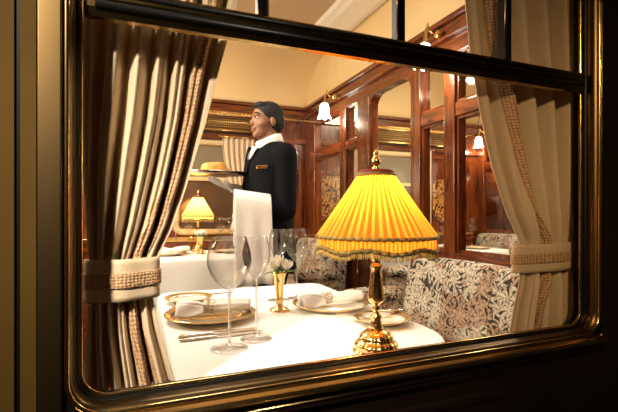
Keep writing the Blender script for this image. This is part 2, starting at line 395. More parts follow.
# painted strips on the coach side, left of the frame
slab('painted_panel', X0-.075, X0-.0455, YW-.039, YW-.0345, .2, 2.3, M_BLACK, nw)
slab('painted_panel', X0-.0635, X0-.0465, YW-.042, YW-.039, .2, 2.3, M_OCHRE, nw)
slab('painted_panel', X0-.40, X0-.0700, YW-.042, YW-.039, .2, 2.3, M_OCHRE, nw)
bm = NB()
for k, z in enumerate((.72, .60, .52)): ring_loft(bm, [[(x, YW-.034, z), (x, YW-.040, z-.004), (x, YW-.040, z-.016), (x, YW-.034, z-.02)] for x in (-1.6, 3.3)])
link('coach_moulding', bm, M_BLACKWOOD, nw, smooth=False)

# ------------------------------------------------------------------ saloon shell
YF = 2.69; XP = 1.33; ZC = 1.97; ZTOP = 2.32; X2 = 3.28; XL = -1.3
slab('floor', XL, X2+.05, YW+.022, YF+.05, -.02, 0, M_FLOOR)['kind'] = 'structure'
def vault_pts(n=14):
    ry, rz = .47, ZTOP-ZC
    far = [(YF-ry+ry*math.sin(PI/2*k/n), ZC+rz*math.cos(PI/2*k/n)) for k in range(n+1)]      # from crown to far wall
    y0 = YW+.022
    near = [(y0+ry-ry*math.sin(PI/2*k/n), ZC+.03+(rz-.03)*math.cos(PI/2*k/n)) for k in range(n, -1, -1)]
    return near+far
VP = vault_pts()
bm = NB()
ring_loft(bm, [[(x, y, z) for y, z in VP]+[(x, y+(.03 if y > 1.3 else -.0), z+.03) for y, z in VP[::-1]] for x in (XL, X2)])
ceil = struct(link('ceiling', bm, M_CREAM))
# flat tan panels framed by white mouldings
def moulding(path_rect, z):
    x0, x1, y0, y1 = path_rect
    bm = NB()
    prof = [(0, 0), (0, -.012), (.03, -.018), (.05, -.030), (.20, -.034), (.22, -.026), (.25, -.022), (.27, -.010), (.27, 0)]
    rings = []
    for sx, sy, x, y in ((1, 1, x0, y0), (-1, 1, x1, y0), (-1, -1, x1, y1), (1, -1, x0, y1)):
        rings.append([(x+sx*o, y+sy*o, z+h) for o, h in prof])
    rings.append(rings[0]); ring_loft(bm, rings, False, False); return bm
t1 = struct(link('trim_1', moulding((XL+.02, XP, .42, YF-.44), ZTOP), M_WHITE, smooth=False))
t2 = struct(link('trim_2', moulding((XP+.06, X2-.01, .42, YF-.44), ZTOP), M_WHITE, smooth=False))
bm = NB(); box(bm, XL+.29, XP-.27, .69, YF-.71, ZTOP-.008, ZTOP-.001); link('ceiling_panel', bm, M_TAN, ceil, smooth=False)
bm = NB(); box(bm, XP+.33, X2-.28, .69, YF-.71, ZTOP-.008, ZTOP-.001); link('ceiling_panel', bm, M_TAN, ceil, smooth=False)
slab('wall_left', XL-.04, XL, YW+.022, YF+.05, 0, 2.4, M_WOOD)['kind'] = 'structure'

# far wall
fw = struct(empty('wall_far', (1, YF, 0)))
def fpart(name, bm, mat, **k):
    o = link(name, bm, mat, None, **k); o.parent = fw; o.matrix_parent_inverse = Matrix.Translation(fw.location).inverted(); return o
bm = NB(); box(bm, XL, X2, YF, YF+.05, 0, ZC+.4); fpart('wall_board', bm, M_WOOD, smooth=False)
bm = NB(); box(bm, XL, X2, YF-.035, YF, ZC-.02, ZC+.005); box(bm, XL, X2, YF-.02, YF, ZC-.10, ZC-.025); fpart('cornice', bm, M_WOODX, bevel=.004)
bm = NB(); box(bm, XL, X2, YF-.03, YF, ZC-.118, ZC-.10); fpart('brass_rail', bm, M_BRASS, bevel=.003)
bm = NB(); box(bm, XL, X2, YF-.04, YF, 1.655, 1.70); fpart('picture_rail', bm, M_WOODX, bevel=.004)
bm = NB(); box(bm, XL, X2, YF-.03, YF, .0, .78); fpart('dado', bm, M_WOODX, bevel=.003)
bm = NB(); box(bm, XL, X2, YF-.06, YF, .84, .875); fpart('sill_shelf', bm, M_BRASS, bevel=.004)
bm = NB(); box(bm, XL, X2, YF-.045, YF, .78, .84); fpart('sill_rail', bm, M_WOODX, bevel=.004)
for x0, x1 in ((.98, 1.02), (1.10, 1.14), (1.27, 1.30), (1.40, 1.44), (1.70, 1.75), (2.62, 2.66), (2.98, 3.02)):
    bm = NB(); box(bm, x0, x1, YF-.025, YF, .875, 1.655); fpart('stile', bm, M_WOOD, bevel=.004)
for x0, x1 in ((1.02, 1.10), (1.14, 1.27), (1.44, 1.70), (2.66, 2.98)):
    bm = NB(); box(bm, x0, x1, YF-.025, YF, 1.60, 1.655); box(bm, x0, x1, YF-.025, YF, 1.40, 1.43); fpart('panel_rail', bm, M_WOODX, bevel=.003)
bm = NB(); box(bm, 1.145, 1.265, YF-.012, YF-.006, 1.435, 1.595); fpart('mirror', bm, simple('bevelled_mirror', (.9, .88, .84), .05, metal=1), bevel=.004)
# windows in the far wall
def far_window(n, x0, x1):
    f = struct(empty('window_%d' % n, ((x0+x1)/2, YF, .88)))
    def p(name, bm, mat, **k):
        o = link(name, bm, mat, None, **k); o.parent = f; o.matrix_parent_inverse = Matrix.Translation(f.location).inverted(); return o
    z0, z1 = .885, 1.645
    bm = NB(); frame_sweep(bm, (x0+.05, x1-.05, z0+.05, z1-.04), .03, [(0, YF-.004), (0, YF-.02), (.01, YF-.032), (.03, YF-.034), (.045, YF-.022), (.045, YF-.004)]); p('window_frame', bm, M_FRAMECREAM)
    bm = NB(); frame_sweep(bm, (x0+.05, x1-.05, z0+.05, z1-.04), .03, circ(.0, YF-.018, .004)); p('gilt_bead', bm, M_BRASS)
    bm = NB(); box(bm, x0+.03, x1-.03, YF-.026, YF-.004, 1.318, 1.348); p('transom', bm, M_FRAMECREAM, bevel=.004)
    bm = NB(); box(bm, x0+.04, x1-.04, YF-.010, YF-.006, z0+.04, 1.32); p('pane', bm, M_BLIND, smooth=False)
    bm = NB(); box(bm, x0+.04, x1-.04, YF-.010, YF-.006, 1.345, z1-.03); p('pane', bm, M_GREY, smooth=False)
far_window(2, .22, .95); far_window(3, 1.78, 2.58)
# curtain rod and short far curtains
def short_curtain(x0, x1, label, z0=1.26, side=1):
    c = empty('curtain', ((x0+x1)/2, YF-.05, z0))
    bm = NB(); tube(bm, [(-.16, .0, 1.675-z0), (.16, .0, 1.675-z0)], .006, 8); link('curtain_rod', bm, M_BRASS, c)
    bm = NB(); rings = []; hw = (x1-x0)/2
    for j in range(14):
        v = j/13; z = (1.665-z0)*(1-v); sq = 1-.25*v*v; row = []
        for i in range(61):
            u = i/60; row.append((side*hw*(1-sq)+(-hw+2*hw*u)*sq, .013*math.sin(2*PI*6*u+.5*v), z))
        rings.append(row)
    ring_loft(bm, rings, closed=False); link('curtain_panel', bm, M_LINEN, c, solid=.003)
    return tag(c, label, 'curtain')
short_curtain(.60, .86, 'short gathered beige curtain in the window behind the waiter', side=1)
short_curtain(2.46, 2.64, 'narrow beige curtain at the window beyond the partition', z0=.95, side=1)
short_curtain(1.74, 1.86, 'thin strip of beige curtain seen through the partition glass beside the doorway', z0=.95, side=-1)

# luggage racks
def luggage_rack(x0, x1, label):
    r = empty('luggage_rack', ((x0+x1)/2, YF, 1.70)); h = (x1-x0)/2
    bm = NB()
    for y, z in ((-.14, .150), (-.12, .012), (-.145, .125)): tube(bm, [(-h, y, z), (h, y, z)], .006, 8)
    link('rail', bm, M_BRASS, r)
    bm = NB()
    n = int((x1-x0)/.014)
    for k in range(n+1):
        x = -h+2*h*k/n; tube(bm, [(x, -.141, .125), (x, -.150, .07), (x, -.12, .012)], .0024, 4)
    for k in range(6):
        z = .02+k*.018; y = -.125-.022*math.sin(k/5*PI*.8); tube(bm, [(-h, y, z), (h, y, z)], .0024, 4)
    link('wire_mesh', bm, M_RACK, r)
    bm = NB()
    for k in range(int((x1-x0)/.028)+1):
        x = -h+.028*k; box(bm, x-.005, x+.005, -.146, -.138, .124, .152)
    link('gallery', bm, M_BRASS, r)
    for x in (-h, 0, h):
        bm = NB(); tube(bm, [(x, 0, .0), (x, -.06, .0), (x, -.12, .012), (x, -.15, .06), (x, -.142, .15)], .006, 8)
        link('bracket', bm, M_BRASS, r)
    bm = NB(); box(bm, -h, h, -.008, -.001, .002, .148); link('backboard', bm, M_DARKWOOD, r, smooth=False)
    return tag(r, label, 'luggage rack')
luggage_rack(-.35, .98, 'brass mesh luggage rack on the wall behind the waiter')
luggage_rack(1.72, 3.0, 'brass mesh luggage rack seen through the partition doorway')

# marquetry panels
def octagon(cx, cz, w, h, label):
    r = empty('marquetry_panel', (cx, YF-.001, cz))
    def oct_pts(w, h, c): return [(-w+c, -h), (w-c, -h), (w, -h+c), (w, h-c), (w-c, h), (-w+c, h), (-w, h-c), (-w, -h+c)]
    bm = NB(); P = oct_pts(w/2, h/2, .075)
    ring_loft(bm, [[(x, y, z) for x, z in P] for y in (0, -.008)]); link('inlay', bm, M_MARQ, r, smooth=False)
    bm = NB(); A = oct_pts(w/2, h/2, .075); B = oct_pts(w/2+.012, h/2+.012, .082)
    rs = [[(a[0], 0, a[1]), (a[0], -.014, a[1]), (b[0], -.014, b[1]), (b[0], 0, b[1])] for a, b in zip(A, B)]; rs.append(rs[0])
    ring_loft(bm, rs, False, False); link('border', bm, M_WOODX, r, smooth=False)
    return tag(r, label, 'wall panel')
octagon(1.560, 1.21, .29, .42, 'octagonal floral marquetry panel seen through the far partition glass')
octagon(2.83, 1.20, .28, .44, 'octagonal floral marquetry panel seen between lampshade and near partition post')

# ------------------------------------------------------------------ cross partitions
def partition(name, xp, posts, cells, door, near, solidlow):
    """posts: (y0,y1); cells: (y0,y1) glazed; door: (y0,y1) or None"""
    r = struct(empty(name, (xp, 1.3, 0))); T = .05
    def p(n, bm, mat, **k):
        o = link(n, bm, mat, None, **k); o.parent = r; o.matrix_parent_inverse = Matrix.Translation(r.location).inverted(); return o
    # lunette
    bm = NB(); pts = [(y, z) for y, z in VP]; base = [(YF, ZC-.05), (YW+.022, ZC-.05)]
    ring_loft(bm, [[(x, y, z) for y, z in pts+base] for x in (xp+.008, xp+T-.008)]); p('lunette', bm, M_CREAM, smooth=False)
    bm = NB(); y0, y1 = YW+.022, YF-.001
    box(bm, xp-.030, xp+T+.030, y0, y1, ZC-.022, ZC+.004); p('cornice', bm, M_WOODY, bevel=.005)
    bm = NB(); box(bm, xp-.012, xp+T+.012, y0, y1, ZC-.075, ZC-.023); p('frieze', bm, M_WOODY, bevel=.004)
    bm = NB(); box(bm, xp-.026, xp+T+.026, y0, y1, ZC-.095, ZC-.076); p('frieze_moulding', bm, M_WOODY, bevel=.005)
    bm = NB(); box(bm, xp-.002, xp+T+.002, y0, y1, 1.80, ZC-.096); p('header', bm, M_WOODY, bevel=.002)
    for a, b in posts:
        bm = NB(); box(bm, xp-.010, xp+T+.010, a, b, 0, 1.80); p('post', bm, M_WOOD, bevel=.006)
    for a, b in cells:
        bm = NB(); box(bm, xp-.006, xp+T+.006, a, b, 1.505, 1.57); p('rail', bm, M_WOODY, bevel=.004)
        bm = NB(); box(bm, xp-.008, xp+T+.008, a, b, .83, .885); p('rail', bm, M_WOODY, bevel=.004)
        bm = NB(); box(bm, xp+.008, xp+T-.008, a, b, 0, .83); p('panel', bm, M_WOOD)
        for z0, z1 in ((1.57, 1.80), (.885, 1.505)):
            if solidlow and z0 < 1:
                bm = NB(); box(bm, xp+.010, xp+T-.01, a, b, z0, z1); p('panel', bm, M_WOOD)
            else:
                bm = NB(); box(bm, xp+T/2-.002, xp+T/2+.002, a, b, z0, z1); p('pane', bm, M_PGLASS, smooth=False)
            bm = NB(); s = .012     # glazing bead round the pane
            for c in ((a, a+s, z0, z1), (b-s, b, z0, z1), (a+s, b-s, z0, z0+s), (a+s, b-s, z1-s, z1)):
                box(bm, xp+.004, xp+T-.004, c[0], c[1], c[2], c[3])
            p('glazing_bead', bm, M_WOOD, smooth=False)
    if door:
        a, b = door; bm = NB(); rr = .09    # arched corners of the doorway head
        for s, y in ((1, a), (-1, b)):
            pts = [(y, 1.80)]+[(y+s*(rr-rr*math.sin(PI/2*k/8)), 1.80-rr+rr*math.cos(PI/2*k/8)) for k in range(9)]
            ring_loft(bm, [[(x, yy, zz) for yy, zz in pts] for x in (xp-.004, xp+T+.004)])
        p('arched_bracket', bm, M_WOODY, smooth=False)
    return r
posts = [(-.028, .02), (.40, .445), (.80, .875), (1.055, 1.135), (1.57, 1.72), (1.885, 1.985), (2.46, 2.689)]
cells = [(.02, .40), (.445, .80), (.875, 1.055), (1.72, 1.885), (1.985, 2.46)]
partition('wall_right', XP, posts, cells, (1.135, 1.57), True, False)
partition('wall_back', X2, [(-.028, .04), (.5, .56), (1.0, 1.13), (1.57, 1.70), (2.05, 2.11), (2.60, 2.689)], [(.04, .5), (.56, 1.0), (1.70, 2.05), (2.11, 2.60)], None, True, True)
slab('door_1', X2+.01, X2+.04, 1.13, 1.57, 0, 1.80, M_WOOD)['kind'] = 'structure'

# ------------------------------------------------------------------ wall lights
def make_sconce():
    r = empty('wall_light')
    # local: wall is at +X side (x=0), light hangs out towards -X
    bm = NB()
    rings = []
    for rr, x in ((.001, 0), (.022, 0), (.024, -.006), (.017, -.012), (.018, -.016), (.008, -.024), (.001, -.026)):
        rings.append([(x, rr*(1+.10*math.cos(8*a))*math.cos(a), rr*(1+.10*math.cos(8*a))*math.sin(a)) for a in [2*PI*k/48 for k in range(48)]])
    ring_loft(bm, rings); link('rosette', bm, M_BRASS, r)
    bm = NB(); tube(bm, [(-.02, 0, 0), (-.045, 0, .004), (-.062, 0, .02), (-.066, 0, .045), (-.075, 0, .01), (-.082, 0, -.045), (-.085, 0, -.065)], [.005, .005, .006, .003, .0075, .010, .017], 12)
    link('arm', bm, M_BRASS, r)
    bm = NB(); rings = []
    for t, (rr, z) in enumerate(((.014, -.055), (.024, -.062), (.031, -.080), (.034, -.105), (.034, -.130), (.042, -.150), (.047, -.158))):
        k = t/6; rings.append([(-.086+rr*(1+.13*k*math.cos(6*a))*math.cos(a), rr*(1+.13*k*math.cos(6*a))*math.sin(a), z-.006*k*math.cos(6*a)) for a in [2*PI*i/48 for i in range(48)]])
    ring_loft(bm, rings, cap1=False); link('glass_shade', bm, M_SCONCE, r, solid=.002)
    return r
s0 = make_sconce()
lights = [(XP-.028, .88, 1.905, 'tulip glass wall light beside the near window pillar, top of the partition', 3),
          (XP-.028, 2.02, 1.905, 'lit tulip glass wall light on the partition near the corner behind the waiter', 3),
          (X2-.028, 2.56, 1.885, 'small lit wall light in the far corner next to the right curtain', 3)]
for i, (x, y, z, lb, pw) in enumerate(lights):
    o = s0 if i == 0 else copy_tree(s0); o.location = (x, y, z); tag(o, lb, 'wall light', 'tulip glass wall lights')
    point('wall_light_bulb', (x-.086, y, z-.19), pw, WARM, .02)

# ------------------------------------------------------------------ banquette seats
def puffy(bm, x0, x1, y0, y1, z0, z1, r=.03, puff=.012, n=10):
    """rounded upholstered block"""
    tmp = bmesh.new(); box(tmp, x0, x1, y0, y1, z0, z1)
    bmesh.ops.bevel(tmp, geom=tmp.edges[:]+tmp.verts[:], offset=r, segments=4, affect='EDGES', profile=.5)
    bmesh.ops.subdivide_edges(tmp, edges=[e for e in tmp.edges if e.calc_length() > r*1.5], cuts=6, use_grid_fill=True)
    c = Vector(((x0+x1)/2, (y0+y1)/2, (z0+z1)/2)); h = Vector((x1-x0, y1-y0, z1-z0))/2
    for v in tmp.verts:
        q = [(v.co[i]-c[i])/h[i] for i in range(3)]
        nrm = v.normal
        m = 1
        for i in range(3): m *= (1-.0*q[i]**2)
        f = (1-abs(q[0])**4*.0)
        cov = [1-min(1, abs(q[i]))**2 for i in range(3)]
        amt = max(cov[0]*cov[1], cov[1]*cov[2], cov[0]*cov[2])
        v.co += nrm*puff*amt
    me = bpy.data.meshes.new('tmp'); tmp.to_mesh(me); tmp.free(); bm.from_mesh(me); bpy.data.meshes.remove(me)
def make_seat(ylen, zback=.857):
    """local: origin floor, seat faces -X, front at x=-.45, back front face at x=0, runs y 0..ylen; arm at y=ylen"""
    r = empty('banquette_seat')
    bm = NB(); puffy(bm, -.47, -.005, .0, ylen, .40, .555, .035, .012); link('seat_cushion', bm, M_FLORAL, r, uvbox=True)
    bm = NB(); puffy(bm, -.0, .088, .0, ylen, .44, zback, .045, .014)
    for v in bm.verts:      # lean and curve
        k = (v.co.z-.44)/(zback-.44); v.co.x += .03*k-.035*(1-abs(k-.45)*1.6)*.5
        e = max(0, v.co.y-(ylen-.12))/.12; v.co.z -= .035*e*e*max(0, k)
    link('backrest', bm, M_FLORAL, r, uvbox=True)
    bm = NB(); box(bm, -.44, .08, .02, ylen-.02, .08, .405); link('base', bm, M_FLORAL, r, uvbox=True, smooth=False, bevel=.01)
    bm = NB(); puffy(bm, -.30, .02, ylen+.002, ylen+.075, .625, .70, .03, .006); link('armrest', bm, M_FLORAL, r, uvbox=True)
    bm = NB(); box(bm, -.22, .02, ylen+.012, ylen+.066, .10, .64); link('arm_panel', bm, M_FLORAL, r, uvbox=True, bevel=.01)
    bm = NB(); box(bm, -.262, -.225, ylen+.015, ylen+.062, .0, .64); link('arm_post', bm, M_DARKWOOD, r, bevel=.008)
    return r
seat = make_seat(.93); seat.location = (1.185, .09, 0)
tag(seat, 'wide floral tapestry banquette behind the brass table lamp', 'seat', 'floral tapestry seats')
def flip_copy(loc, rz, label, sy=1):
    o = copy_tree(seat); o.location = loc; o.rotation_euler = (0, 0, rz); o.scale = (1, sy, 1); tag(o, label, 'seat', 'floral tapestry seats')
    return o
flip_copy((1.185, 2.595, 0), 0, 'floral tapestry seat across the aisle behind the wine glasses', -.89)
flip_copy((XP+.195, 2.595, 0), PI, 'floral tapestry seat seen through the doorway beneath the lampshade fringe', .93)
flip_copy((X2-.145, 2.595, 0), 0, 'distant floral seat beyond the far white table by the right curtain', -.97)

# ------------------------------------------------------------------ tables
def make_table(x0, x1, y0, y1, rc=.05, drop=.33, label='', seed=1, lift=0):
    r = empty('dining_table', ((x0+x1)/2, (y0+y1)/2, lift)); cx, cy = (x0+x1)/2, (y0+y1)/2
    bm = NB(); box(bm, x0-cx+.01, x1-cx-.01, y0-cy+.01, y1-cy-.01, .715, .7455); link('tabletop', bm, M_WOOD, r, bevel=.004)
    bm = NB(); lathe(bm, [(.16, -lift), (.16, .02), (.05, .04), (.03, .10), (.03, .66), (.08, .715)], 20); link('pedestal', bm, M_BRASSOLD, r)
    tag(r, label[0], 'table')
    # cloth
    rng = random.Random(seed); bm = NB()
    base = []
    for (ax, ay, a0), rad in zip(((x1, y1, 0), (x0, y1, PI/2), (x0, y0, PI), (x1, y0, 1.5*PI)), rc if isinstance(rc, tuple) else (rc,)*4):
        sx = -1 if ax == x1 else 1; sy = -1 if ay == y1 else 1
        c = (ax+sx*rad, ay+sy*rad)
        for k in range(9):
            a = a0+PI/2*k/8; base.append((c[0]+rad*math.cos(a), c[1]+rad*math.sin(a), math.cos(a), math.sin(a), k in range(2, 7)))
    # densify
    pts = []
    for p, q in zip(base, base[1:]+base[:1]):
        L = math.hypot(q[0]-p[0], q[1]-p[1]); n = max(1, int(L/.03))
        for k in range(n):
            t = k/n; pts.append(tuple(p[i]*(1-t)+q[i]*t for i in range(4)))
    rings = []
    for dz, off in ((0, -.012), (0, -.004), (-.003, .0015), (-.012, .004), (-.06, .006), (-.16, .012), (-.25, .018), (-drop, .024)):
        ring = []; s = 0
        for i, (x, y, nx, ny) in enumerate(pts):
            wv = math.sin(i*.55+seed)*.012+math.sin(i*.21+2*seed)*.010
            o = off+(wv*(-dz/drop) if dz < -.02 else 0)
            ring.append((x-cx+nx*o, y-cy+ny*o, .7495+dz))
        rings.append(ring)
    ring_loft(bm, rings, cap1=False)
    c = link('tablecloth', bm, M_CLOTH, None, loc=(cx, cy, lift), solid=.0015); tag(c, label[1], 'tablecloth')
    for p in c.data.polygons:
        if len(p.vertices) > 6: p.use_smooth = False
    return r
make_table(.06, .738, .045, 1.03, (.06, .05, .05, .20), label=('near dining table hidden under its white cloth, brass lamp on top', 'long white cloth on the near table under the place settings'))
make_table(-.12, .74, 1.96, 2.58, label=('dining table by the far wall behind the waiter', 'white cloth on the table by the far wall carrying the small lit lamp'), seed=3, lift=.025)
make_table(2.02, 2.90, 1.92, 2.60, label=('dining table beyond the glazed partition', 'white tablecloth seen through the partition glass'), seed=5)

# ------------------------------------------------------------------ lamps
PX = .00227
def make_lamp(near=True):
    r = empty('table_lamp')
    prof = [(.001, .0), (.051, .0), (.053, .003), (.053, .007), (.049, .010), (.0485, .013), (.050, .017), (.047, .024), (.041, .029), (.0385, .031), (.0385, .034), (.036, .041), (.028, .047), (.0185, .054),
            (.0135, .064), (.0110, .076), (.0125, .080), (.0125, .084), (.0075, .088), (.0065, .094), (.010, .098), (.011, .101), (.0075, .104), (.0085, .108), (.0165, .116), (.0195, .123), (.0185, .132), (.0155, .150), (.0125, .175), (.0112, .190), (.0138, .193), (.0138, .198), (.0095, .203), (.010, .208), (.0165, .219), (.017, .224), (.006, .226), (.005, .414), (.001, .416)]
    bm = NB(); lathe(bm, prof[:14], 160, flute=.014, fl_n=20, cap=True); link('base', bm, M_BRASS, r)
    bm = NB(); lathe(bm, [(.001, .054)]+prof[13:], 32, cap=True); link('stem', bm, M_BRASS, r)
    # finial
    bm = NB(); lathe(bm, [(r_, .414+(z_-.400)*.85) for r_, z_ in [(.001, .400), (.009, .400), (.010, .405), (.005, .409), (.0100, .416), (.0110, .424), (.0095, .431), (.0045, .436), (.0062, .441), (.0062, .446), (.0025, .451), (.001, .454)]], 24); link('finial', bm, M_BRASS, r)
    zt, zm, zb = .408, .264, .238
    rt, rm = .037, .1315
    def pl(k, t):
        q = (k*npl/n) % 1; sh_ = .5-.5*math.cos(2*PI*q); sh_ = sh_**.7
        return (.0014+.0048*t)*(sh_-.5)*2*(.85+.3*math.sin(1.7*int(k*npl/n)))
    sh = NB(); n = 768; npl = 48; rings = []
    for j in range(25):
        t = j/24; rr = rt+(rm-rt)*(t**1.12*.25+t*.75); z = zt+(zm-zt)*t
        sagz = -.004*math.cos(2*PI*t)*0
        rings.append([((rr+pl(k, t))*math.cos(2*PI*k/n), (rr+pl(k, t))*math.sin(2*PI*k/n), z+sagz) for k in range(n)])
    ring_loft(sh, rings, False, False); shade = link('lamp_shade', sh, M_SHADE if near else M_SHADE2, r)
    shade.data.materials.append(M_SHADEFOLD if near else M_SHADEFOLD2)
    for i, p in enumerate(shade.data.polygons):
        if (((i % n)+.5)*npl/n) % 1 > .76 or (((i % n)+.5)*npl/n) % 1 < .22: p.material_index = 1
    sh = NB(); rings = []
    for j in range(5):
        t = j/4; z = zm+(zb-zm)*t
        rings.append([((rm-.001+.0028*(2*abs(((k*npl/n) % 1)-.5)-.5))*math.cos(2*PI*k/n), (rm-.001+.0028*(2*abs(((k*npl/n) % 1)-.5)-.5))*math.sin(2*PI*k/n), z-(.004*(math.cos(2*PI*k/n*7)) if j == 4 else 0)) for k in range(n)])
    ring_loft(sh, rings, False, False); val = link('valance', sh, M_SHADE if near else M_SHADE2, shade)
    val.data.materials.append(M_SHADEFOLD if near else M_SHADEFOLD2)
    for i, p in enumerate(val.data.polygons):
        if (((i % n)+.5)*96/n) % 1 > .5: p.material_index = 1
    def braid(name, rr, z, th, mat, scal=0, tw=48):
        bm = NB(); pts = [((rr+.0012*math.cos(tw*a))*math.cos(a), (rr+.0012*math.cos(tw*a))*math.sin(a), z-scal*math.cos(7*a)+.0010*math.sin(tw*a)) for a in [2*PI*k/384 for k in range(385)]]
        tube(bm, pts, th, 8, cap=False); link(name, bm, mat, shade)
    braid('braid', rm+.002, zm, .0042, M_BRAID); braid('braid', rm+.001, zb, .0048, M_BRAID, .004)
    braid('top_braid', rt+.001, zt-.006, .0055, M_BRAID)
    bm = NB(); lathe(bm, [(.006, zt+.007), (rt+.0015, zt+.005), (rt+.004, zt), (rt+.003, zt-.003)], 48, cap=True); link('cap', bm, M_RED, shade)
    bm = NB(); rg = random.Random(4)
    for k in range(230):
        a = 2*PI*k/230; rr = rm+.001; z = zb-.004*math.cos(7*a)
        l = .013+rg.random()*.004; jx = rg.uniform(-.0015, .0015)
        tube(bm, [(rr*math.cos(a), rr*math.sin(a), z), ((rr+jx)*math.cos(a+jx*8), (rr+jx)*math.sin(a+jx*8), z-l*.6), ((rr+.002+jx)*math.cos(a), (rr+.002+jx)*math.sin(a), z-l)], [.0016, .0017, .0009], 5)
    fr = link('fringe', bm, M_FRINGE, shade); fr['kind'] = 'stuff'
    bm = NB(); ellipsoid(bm, (0, 0, .305), (.021, .021, .030)); link('bulb', bm, M_BULB, r)
    return r
LX, LY = WX(376, .11), .11
lamp = make_lamp(); lamp.location = (LX, LY, .7512)
tag(lamp, 'large brass table lamp with glowing orange pleated shade in the window', 'table lamp')
point('table_lamp_bulb', (LX, LY, .7512+.350), 1.3, (1, .66, .30), .02)
lamp2 = make_lamp(False); lamp2.location = (WX(198, 2.45), 2.45, .7762); lamp2.scale = (.86, .86, 1.0)
tag(lamp2, 'small lit table lamp with pale yellow shade left of the waiter', 'table lamp')
point('table_lamp_bulb', (lamp2.location.x, 2.45, .7762+.335), 4.2, (1, .72, .38), .02)

# ------------------------------------------------------------------ glasses
def make_wine(h, rb, hb, rbase=.042):
    """h total height, rb bowl radius, hb bowl height"""
    o = empty('wine_glass'); zb = h-hb
    out = []; t = .0009
    bowl = [(.0045, 0), (.016, .012), (.030, .028), (.040, .048), (.0465, .070), (.048, .085), (.0462, .105), (.042, .125), (.036, .15)]
    s = rb/.048; sh = hb/.15
    outer = [(r*s if k else r, zb+z*sh) for k, (r, z) in enumerate(bowl)]
    inner = [((r*s-t) if k else .0005, zb+z*sh+(.0022 if k == 0 else .0006)) for k, (r, z) in enumerate(bowl)]
    foot = [(.0005, 0), (rbase, 0), (rbase, .0012), (rbase*.6, .0028), (rbase*.2, .006), (.0036, .014), (.0026, .03), (.0026, zb*.85), (.0032, zb-.004)]
    bm = NB(); lathe(bm, foot+[(.0036, zb-.0002), (.0005, zb-.0001)], 40, cap=True); link('stem', bm, M_STEM, o)
    bm = NB(); lathe(bm, [(.0005, zb)]+outer+inner[::-1], 48, cap=True); link('bowl', bm, M_WINE, o)
    return o
g_big = make_wine(.262, .052, .128, .044); g_small = make_wine(.256, .036, .105, .040)
def put(proto, x, y, z, label, cat, group=None, rz=0, used=set()):
    o = proto if proto.name not in used else copy_tree(proto)
    used.add(proto.name); o.location = (x, y, z); o.rotation_euler = (0, 0, rz); tag(o, label, cat, group); return o
TZ = .7506
WG = 'crystal wine glasses'
put(g_big, .190, .262, TZ, 'largest wine glass, standing nearest beside the left place setting', 'wine glass', WG)
put(g_small, .268, .312, TZ, 'slender wine glass touching the largest one on the near table', 'wine glass', WG)
put(g_small, .462, .735, TZ, 'narrower wine glass just behind the small brass vase', 'wine glass', WG)
put(g_big, .536, .745, TZ, 'wide wine glass right of the white roses', 'wine glass', WG).scale = (.82, .82, .98)
for px, y, pr, lb, sc in ((176, 2.22, g_small, 'far table wine glass nearest the left curtain', 1.1), (189, 2.32, g_small, 'far table wine glass between the left curtain and the lamp stem', 1.1),
                      (221, 2.30, g_small, 'far table wine glass right of the small lamp', 1.12), (231, 2.24, g_small, 'far table wine glass beside the hanging white cloth', 1.12)):
    o = put(pr, WX(px, y), y, TZ+.025, lb, 'wine glass', WG); o.scale = (sc, sc, 1)
for px, y, lb in ((443, 2.36, 'wine glass seen beyond the partition against the lampshade edge'), (472, 2.30, 'wine glass beyond the partition beside the glazed post')):
    put(g_big, WX(px, y), y, TZ, lb, 'wine glass', WG).scale = (.9, .9, 1)

# ------------------------------------------------------------------ plates, napkins, cutlery
def make_plate(R_, gilt=.25, center=M_CHINA, rimw=.0):
    o = empty('plate')
    bm = NB(); lathe(bm, [(.0005, .002), (R_*.55, .002), (R_*.60, .0015), (R_*.66, .006), (R_*(1-gilt), .0115), (R_*(1-gilt), .0145), (R_*.68, .009), (R_*.62, .0045), (.0005, .0045)], 64); link('dish', bm, center, o)
    bm = NB(); lathe(bm, [(R_*(1-gilt)-.0005, .0112), (R_*.97, .0155), (R_, .0175), (R_, .0190), (R_*.97, .0185), (R_*(1-gilt)-.0005, .0148)], 64, cap=False)
    link('rim', bm, M_GOLDRIM if gilt > .1 else M_GOLDRIM, o); return o
M_GOLDPLATE = simple('gilt_charger_glaze', (.66, .55, .38), .14, metal=.75, coat=.6)
PG = 'gilt edged plates'
pl_left = make_plate(.134, .13, M_GOLDPLATE); put(pl_left, .193, .565, TZ, 'gilt dinner plate under the napkin at the left setting', 'plate', PG)
pl_bread = make_plate(.082, .17, M_CHINA); put(pl_bread, .155, .825, TZ, 'oval looking small bread plate at the far left corner of near table', 'plate', PG)
pl_right = make_plate(.126, .07, M_CHINA); put(pl_right, .585, .555, TZ, 'ivory dinner plate left of the lamp stem', 'plate', PG)
put(pl_bread, .645, .325, TZ, 'small bread plate right of the lamp stem', 'plate', PG)
put(pl_right, .17, 2.28, TZ+.025, 'plate on the far table nearest the left curtain', 'plate', PG)
put(pl_right, .60, 2.36, TZ+.025, 'plate on the far table beside the hanging white cloth', 'plate', PG)
put(pl_right, 2.72, 2.12, TZ, 'plate on the table beyond the partition', 'plate', PG)

